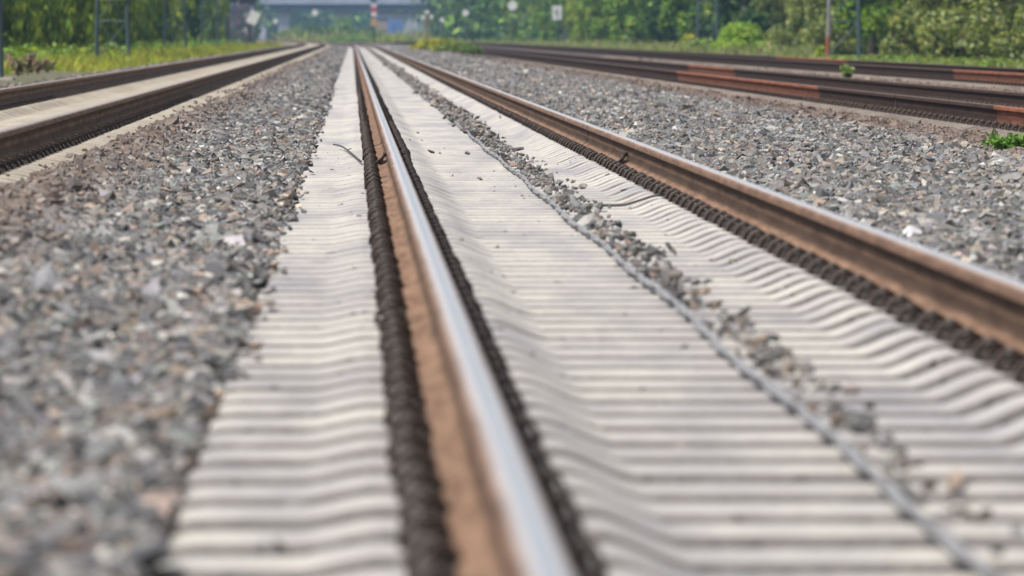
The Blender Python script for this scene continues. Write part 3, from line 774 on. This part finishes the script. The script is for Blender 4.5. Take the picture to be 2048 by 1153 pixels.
def small(name, ms, loc, lab):
    t = empty(name, loc); tag(t, lab, 'plant'); link(bpy.data.objects.new('foliage', ms[0]), t); link(bpy.data.objects.new('stem', ms[1]), t)
small('weed', weed(.18, .13, 90, (.13,.27,.035), .026), (at(2022, 49), 49, .03), 'fresh green weed on the ballast at the right edge of the photo')
small('weed', weed(.18, .24, 30, (.22,.30,.08), .04), (at(1698, 125), 125, .09), 'small pale green weed between the two rusty tracks')

# grass and dried weeds of the verges
def blades(name, fx, y0, y1, n, h, wd_, base, alt, pa, z0, label):
    y = y0 + (y1-y0)*rng.uniform(0, 1, n)**1.3; x = fx(y, n) + curve_shift(y)
    hh = h*np.exp(np.clip(rng.normal(0, .35, n), -.8, .6))*np.clip(1 + 1.1*lumps(x, y*.3, .8), .25, 2.2)
    a = rng.uniform(0, 2*np.pi, n); ln = rng.normal(0, .35, (n, 2))*hh[:, None]
    dx, dy = np.cos(a)*wd_, np.sin(a)*wd_*.3
    V = np.stack([np.stack([x-dx, y-dy, z0+0*x], 1), np.stack([x+dx, y+dy, z0+0*x], 1), np.stack([x+ln[:,0]*.4+dx*.7, y+ln[:,1]*.4, z0+hh*.6], 1), np.stack([x+ln[:,0], y+ln[:,1], z0+hh], 1)], 1).reshape(-1, 3)
    col = leaf_cols(n, base, .25, alt, pa)*np.exp(.35*lumps(x+3, y*.25, 1.1))[:, None]
    return tag(np_obj(name, V, np.arange(4*n).reshape(n, 4), M['leaf'], np.repeat(np.clip(col, .005, .6), 4, 0)), label, 'grass', kind='stuff')
blades('grass', lambda y, n: np.where(y < 137, -8.2 + 2.1*rng.uniform(0,1,n), -8.2 + 3.3*rng.uniform(0,1,n)**.8), 112, 520, 75000, .13, .011, (.27,.32,.03), (.34,.28,.06), .2, .12, 'sunlit yellow-green grass on the left verge under the trees')
blades('grass', lambda y, n: 13.2 + 4.5*rng.uniform(0,1,n), 270, 800, 30000, .20, .018, (.20,.27,.06), (.36,.27,.17), .25, .08, 'light green grass and dry stalks along the right verge')
blades('grass', lambda y, n: rng.uniform(-9, 12, n) - curve_shift(y), 880, 1120, 6000, .8, .08, (.22,.25,.06), (.30,.26,.10), .3, -.3, 'hazy grass below the bridge')
blades('grass', lambda y, n: 11.9 + .9*rng.uniform(0,1,n), 130, 420, 7000, .09, .012, (.28,.26,.17), (.20,.24,.07), .3, .08, 'short dry grass edge beyond the farthest rail')

def dried(px, Zd, py, hgt, lab, headmat_col, nst=9, spread=.16):
    b = MB(); C = []
    for q in range(nst):
        a = random.uniform(0, 6.28); L_ = spread*random.uniform(.2, 1.2); hh = hgt*random.uniform(.6, 1)
        b.tube([(0,0,-.05),(math.cos(a)*L_*.5,math.sin(a)*L_*.5,hh*.6),(math.cos(a)*L_,math.sin(a)*L_,hh)], [.008,.006,.004], 4)
        for t in range(26): C.append((math.cos(a)*L_*(.6+t*.016) + random.gauss(0,.02), math.sin(a)*L_*(.6+t*.016) + random.gauss(0,.02), hh*(.62 + t*.015)))
        for t in range(14): C.append((math.cos(a)*L_*.4 + random.gauss(0,.03), math.sin(a)*L_*.4 + random.gauss(0,.03), hh*(.08 + t*.045)))
    C = np.array(C); V, F = leaf_geo(C, .045, 1.4, .1)
    t = empty('dried_weed', (at(px, Zd), Zd, zat(py, Zd))); tag(t, lab, 'plant', 'dried weeds on the left verge')
    link(np_obj_free('seed_head', V, F, leaf_cols(len(C), headmat_col, .25, MG, .15)), t); link(bpy.data.objects.new('stem', b.mesh('stem', M['bark'])), t)
def np_obj_free(name, V, F, col): return bpy.data.objects.new(name, np_mesh(name, V, F, M['leaf'], np.repeat(col, 4, 0)))
for px, Zd, py, hh, lab in ((38,122,150,.30,'dried brown weed nearest the first mast on the left verge'),(56,126,148,.36,'tallest dried weed with dark stalks on the left verge'),(76,130,145,.24,'dried weed with pale seed heads beside the yellow-green grass'),
                            (96,134,142,.20,'low dried weed farthest right, at the edge of the yellow-green grass')):
    dried(px, Zd, py, hh, lab, (.27,.195,.14), 9)
Z = 135; t = empty('pink_flower', (at(18, Z), Z, zat(150, Z))); tag(t, 'single pink flower spike beside the first mast at left', 'plant')
b = MB(); b.tube([(0,0,0),(.01,0,.2),(.0,0,.36)], [.006,.005,.003], 4); b.build('stem', M['bark'], t)
C = np.stack([rng.normal(0,.014,70), rng.normal(0,.014,70), rng.uniform(.27,.39,70)], 1); V, F = leaf_geo(C, .03, 1.1, 0); np_obj('blossom', V, F, M['petal_pink'], None, t)

# ------------------------------------------------------------------ catenary masts
def mast_meshes(wd_, hgt):
    legs = []; hw = wd_/2; top = .62
    for sx in (-1, 1):
        for sy in (-1, 1):
            b = MB(); lo = Vector((sx*hw, sy*.22, 0)); hi = Vector((sx*hw*top, sy*.16, hgt))
            b.bar(lo, hi, .052); b.bar(lo + Vector((-sx*.035, 0, 0)), hi + Vector((-sx*.03, 0, 0)), .03)
            legs.append(b)
    br = MB(); n = int(hgt/.95)
    for sy in (-1, 1):
        for i in range(n):
            z0, z1 = .10 + i*.95, .10 + (i+1)*.95
            f0, f1 = 1-(1-top)*z0/hgt, 1-(1-top)*z1/hgt; y0, y1 = sy*(.22-.06*z0/hgt), sy*(.22-.06*z1/hgt)
            s = 1 if (i + (sy > 0)) % 2 else -1
            br.bar((-s*hw*f0, y0, z0), (s*hw*f1, y1, z1), .022)
            if i % 2 == 0: br.bar((-hw*f1, y1, z1), (hw*f1, y1, z1), .034)
    fd = MB(); fd.box((-hw-.2, -.45, -.5), (hw+.2, .45, .015))
    arm = MB(); arm.tube([(hw*top, 0, hgt-1.1), (2.9, 0, hgt-.9)], .03, 6).tube([(hw*top, 0, hgt-2.4), (2.9, 0, hgt-.95)], .03, 6).tube([(hw*.7, 0, hgt-2.4), (3.2, 0, hgt-2.2)], .022, 6)
    return legs, br, fd, arm
mL = mast_meshes(.84, 8.6)
def mast(px, Zm, py, side, lab, wscale=1.0, plate=None, rusty=False, group='lattice masts of the overhead line'):
    t = empty('catenary_mast', (at(px, Zm), Zm, zat(py, Zm))); t.scale = (wscale*side, 1, 1); tag(t, lab, 'mast', group)
    legs, br, fd, arm = mL
    for i, l in enumerate(legs):
        is_r = rusty and i > 1
        o = l.build('leg', M['mast_grey'] if is_r else M['mast'], t)
        if is_r:
            s = MB(); lo = Vector((.42, -.22 if i == 2 else .22, 0)); s.bar(lo + Vector((0,0,.0)), lo + Vector((-.01,0,.62)), .075); q = s.build('rusty_sleeve', M['rust'], o); q['label'] = 'rust-red foot of the leg'
    br.build('bracing', M['mast'], t); fd.build('foundation', M['foundation'], t); arm.build('cantilever', M['mast_grey'], t)
    if plate:
        b = MB(); b.box((-.36, -.30, plate), (.36, -.285, plate+.3)); b.build('number_plate', M['white'], t)
mast(-50, 112, 157, 1, 'green lattice mast leg at the left edge of the photo beside the pink flower')
mast(226, 185, 124, 1, 'cross-braced green mast with a white plate, second from the left', plate=1.62)
mast(351, 276, 108, 1, 'green lattice mast, third from the left')
mast(421, 353, 99, 1, 'pale green hazy lattice mast, fourth from the left')
mast(1688, 203, 117, -1, 'right lattice mast with a rust-red foot and one green leg', 1.08, rusty=True)
mast(1415, 314, 106, -1, 'lattice mast left of the bright rounded bush', 1.08)
mast(1143, 560, 92, -1, 'hazy lattice mast right of the grey plate board', 1.1)

def pole(name, px, Zp, py, hgt, r, m, lab, cat='pole'):
    t = empty(name, (at(px, Zp), Zp, zat(py, Zp))); tag(t, lab, cat)
    b = MB(); b.tube([(0,0,-.3),(0,0,hgt*.5),(0,0,hgt)], [r, r*.95, r*.85], 8); b.build('pole', m, t)
    return t
t = pole('catenary_pole', 1231, 470, 92, 7, .09, M['mast'], 'single dark pole between the right-hand trees, right of the hazy mast')
MB().box((-.2,-.2,-.3),(.2,.2,.03)).build('foundation', M['foundation'], t)
t = pole('catenary_pole', 1311, 420, 88, 7, .08, M['mast'], 'thin blue-green pole in front of the dark right-hand tree')
MB().box((-.2,-.2,-.3),(.2,.2,.03)).build('foundation', M['foundation'], t)
t = pole('catenary_pole', 455, 450, 92, 7, .10, M['bark'], 'dark slim pole just left of the graffiti wall')
MB().box((-.2,-.2,-.3),(.2,.2,.03)).build('foundation', M['foundation'], t)

def disc(r, th, n=20):
    b = MB(); b.tube([(0,-th,0),(0,0,0)], r, n, 0, True, False); return b
def sign(px, Zp, py_base, py_c, r, lab, m='white', pm='mast', shape='disc'):
    t = pole('track_sign', px, Zp, py_base, zat(py_c, Zp) - zat(py_base, Zp) + r, .05, M[pm], lab, 'sign')
    zc = zat(py_c, Zp) - zat(py_base, Zp)
    b = disc(r, .03) if shape == 'disc' else MB().box((-r*.8, -.03, -r*1.25), (r*.8, 0, r*1.25))
    b.build('board', M[m], t, (0, -.06, zc))
    bk = MB().box((-.04, -.06, zc-.1), (.04, .02, zc+.1)); bk.build('bracket', M['mast'], t)
    return t, zc
sign(551, 620, 84, 43, .20, 'small white disc sign left under the bridge')
sign(630, 700, 82, 26, .30, 'larger white disc sign hanging before the middle of the bridge')
sign(884, 640, 84, 40, .20, 'small white disc sign right of the three-disc signal')
sign(931, 600, 86, 26, .27, 'white disc sign on a dark pole among hazy right trees')
sign(1025, 520, 88, 12, .34, 'brightest white disc sign before the right-hand trees')
t, zc = sign(1114, 500, 90, 26, .40, 'grey rectangular board with dark marks on a pole', 'grey_plate', 'mast', 'board')
MB().box((-.06,-.066,-.28),(.06,-.031,.25)).box((-.19,-.066,-.02),(-.06,-.031,.09)).build('dark_mark', M['mast_grey'], t, (0,-.06,zc))
t = pole('signal_mast', 854, 660, 84, 2.4, .07, M['rust'], 'reddish signal post with three pale discs in a triangle', 'signal')
for dx, py in ((-8, 35), (9, 34), (0, 25)):
    disc(.19, .04).build('lamp_disc', M['white'], t, (dx*660/FPX, -.10, zat(py, 660) - zat(84, 660)))
MB().bar((-.42,0,zat(35,660)-zat(84,660)), (.46,0,zat(35,660)-zat(84,660)), .05).build('crossbar', M['mast'], t)
Z = 760; t = pole('signal_mast', 748, Z, 84, 6.5, .10, M['mast'], 'signal mast with white-red-white plate and amber plate before the bridge', 'signal')
z0 = zat(84, Z); zz = lambda py: zat(py, Z) - z0
b = MB(); b.box((-.28, -.16, zz(14)), (.28, -.125, zz(8)), 0).box((-.28, -.16, zz(26)), (.28, -.125, zz(14)), 1).box((-.28, -.16, zz(33)), (.28, -.125, zz(26)), 0)
b.build('mast_plate', [M['white'], M['red']], t)
MB().box((-.26, -.16, zz(53)), (.26, -.125, zz(37))).build('amber_plate', M['yellow'], t)
MB().box((-.34, -.3, zz(4)), (.34, -.1, zz(-24))).build('signal_screen', M['black'], t)

# ------------------------------------------------------------------ graffiti wall, bridge, container
Z = 470; x0, x1 = at(459, Z), at(511, Z); zb = zat(90, Z)
t = empty('relay_building', ((x0+x1)/2, Z, zb)); tag(t, 'dark concrete hut covered in graffiti at the end of the left trees', 'building')
hw = (x1-x0)/2
b = MB(); b.box((-hw, 0, -.3), (hw, 3.2, 3.0)); b.build('wall', M['graffiti'], t)
MB().box((-hw-.12, -.15, 3.0), (hw+.12, 3.35, 3.16)).build('roof', M['girder'], t)
d = MB().box((hw*.35, -.035, 0), (hw*.85, -.002, 1.35)).build('door', M['black'], t); MB().box((hw*.42, -.07, .65), (hw*.48, -.036, .8)).build('handle', M['mast_grey'], d)
t = empty('white_board', (at(507, 455), 455, zat(90, 455))); tag(t, 'tilted white board on a short post before the graffiti hut', 'sign')
MB().tube([(0,0,-.3),(0,0,1.2)], .05, 6).build('post', M['mast'], t)
o = MB().box((-.32, -.03, -.42), (.32, 0, .42)).build('board', M['white'], t, (0, -.06, zat(36, 455)-zat(90, 455))); o.rotation_euler = (0, .45, 0)

Zb = 1150; t = empty('road_bridge', (0, Zb, -.3)); tag(t, 'long concrete bridge crossing over the far end of the tracks', 'bridge')
zs, zg, zp = zat(22, Zb)+.3, zat(9, Zb)+.3, zat(-14, Zb)+.3
MB().box((-60, -.2, zs), (40, 9.2, zg)).build('girder', M['girder'], t)
b = MB(); b.box((-60, -.5, zg), (40, 9.5, zp)); b.build('parapet', M['bridge'], t)
rl = MB()
for i in range(40): rl.box((-60 + i*2.5, -.45, zp), (-59.94 + i*2.5, -.39, zp+.9))
rl.box((-60, -.46, zp+.9), (40, -.38, zp+1.0)); rl.build('railing', M['mast_grey'], t)
def pier(pa, pb, m='pier'):
    xa, xb = at(pa, Zb), at(pb, Zb)
    b = MB(); b.add([(xa,1,0),(xb,1,0),(xb,8,0),(xa,8,0),(xa-.5,1,zs),(xb+.5,1,zs),(xb+.5,8,zs),(xa-.5,8,zs)], [(0,3,2,1),(4,5,6,7),(0,1,5,4),(1,2,6,5),(2,3,7,6),(3,0,4,7)])
    b.build('pier', M[m], t)
pier(674, 698); pier(757, 812); pier(560, 574); pier(520, 530)
b = MB(); xa = at(812, Zb); b.add([(xa,.5,0),(40,.5,0),(40,9,0),(xa,9,0),(xa+.2,.5,zs),(40,.5,zs),(40,9,zs),(xa+.2,9,zs)], [(0,3,2,1),(4,5,6,7),(0,1,5,4),(1,2,6,5),(2,3,7,6),(3,0,4,7)]); b.build('abutment', M['pier'], t)
Z = 1080; t = empty('container', (at(790, Z), Z, zat(80, Z))); tag(t, 'blue container with double doors under the right end of the bridge', 'container')
hh = zat(41, Z) - zat(80, Z); hw = 16*Z/FPX
MB().box((-hw, 0, 0), (hw, 6, hh)).build('body', M['blue'], t)
for s in (-1, 1):
    d = MB().box((min(s*.06, s*(hw-.1)), -.05, .12), (max(s*.06, s*(hw-.1)), -.003, hh-.12)).build('door', M['blue'], t)
    MB().tube([(s*.5, -.09, .2), (s*.5, -.09, hh-.2)], .03, 6).build('locking_bar', M['mast_grey'], d)
t = empty('hut', (at(765, 1040), 1040, zat(82, 1040))); tag(t, 'small weathered brown hut left of the blue container', 'hut')
hw = 9.5*1040/FPX; hh = zat(38, 1040)-zat(82, 1040)
MB().box((-hw, 0, 0), (hw, 2.4, hh)).build('wall', M['hutwall'], t)
MB().add([(-hw-.15,-.2,hh),(hw+.15,-.2,hh),(hw+.15,2.6,hh),(-hw-.15,2.6,hh),(-hw-.15,1.2,hh+.5),(hw+.15,1.2,hh+.5)], [(0,1,5,4),(2,3,4,5),(0,4,3),(1,2,5),(0,3,2,1)]).build('roof', M['girder'], t)
MB().box((-hw*.7, -.04, .05), (hw*.6, -.003, 1.55)).build('door', M['black'], t)

# ------------------------------------------------------------------ haze of the warm air
b = MB(); b.box((-260, -30, -1.4), (260, 1900, 34))
hz = b.build('haze', None) if False else None
me = bpy.data.meshes.new('haze'); me.from_pydata(b.v, [], b.f); hm = bpy.data.materials.new('haze_air'); hm.use_nodes = True
N = hm.node_tree.nodes; L = hm.node_tree.links; N.remove(N['Principled BSDF'])
pv = N.new('ShaderNodeVolumePrincipled'); pv.inputs['Density'].default_value = .00019; pv.inputs['Color'].default_value = (.42,.68,1,1); pv.inputs['Anisotropy'].default_value = .1
L.new(pv.outputs[0], N['Material Output'].inputs['Volume']); me.materials.append(hm)
tag(link(bpy.data.objects.new('haze', me)), 'bluish haze in the air towards the bridge', 'haze', kind='stuff')
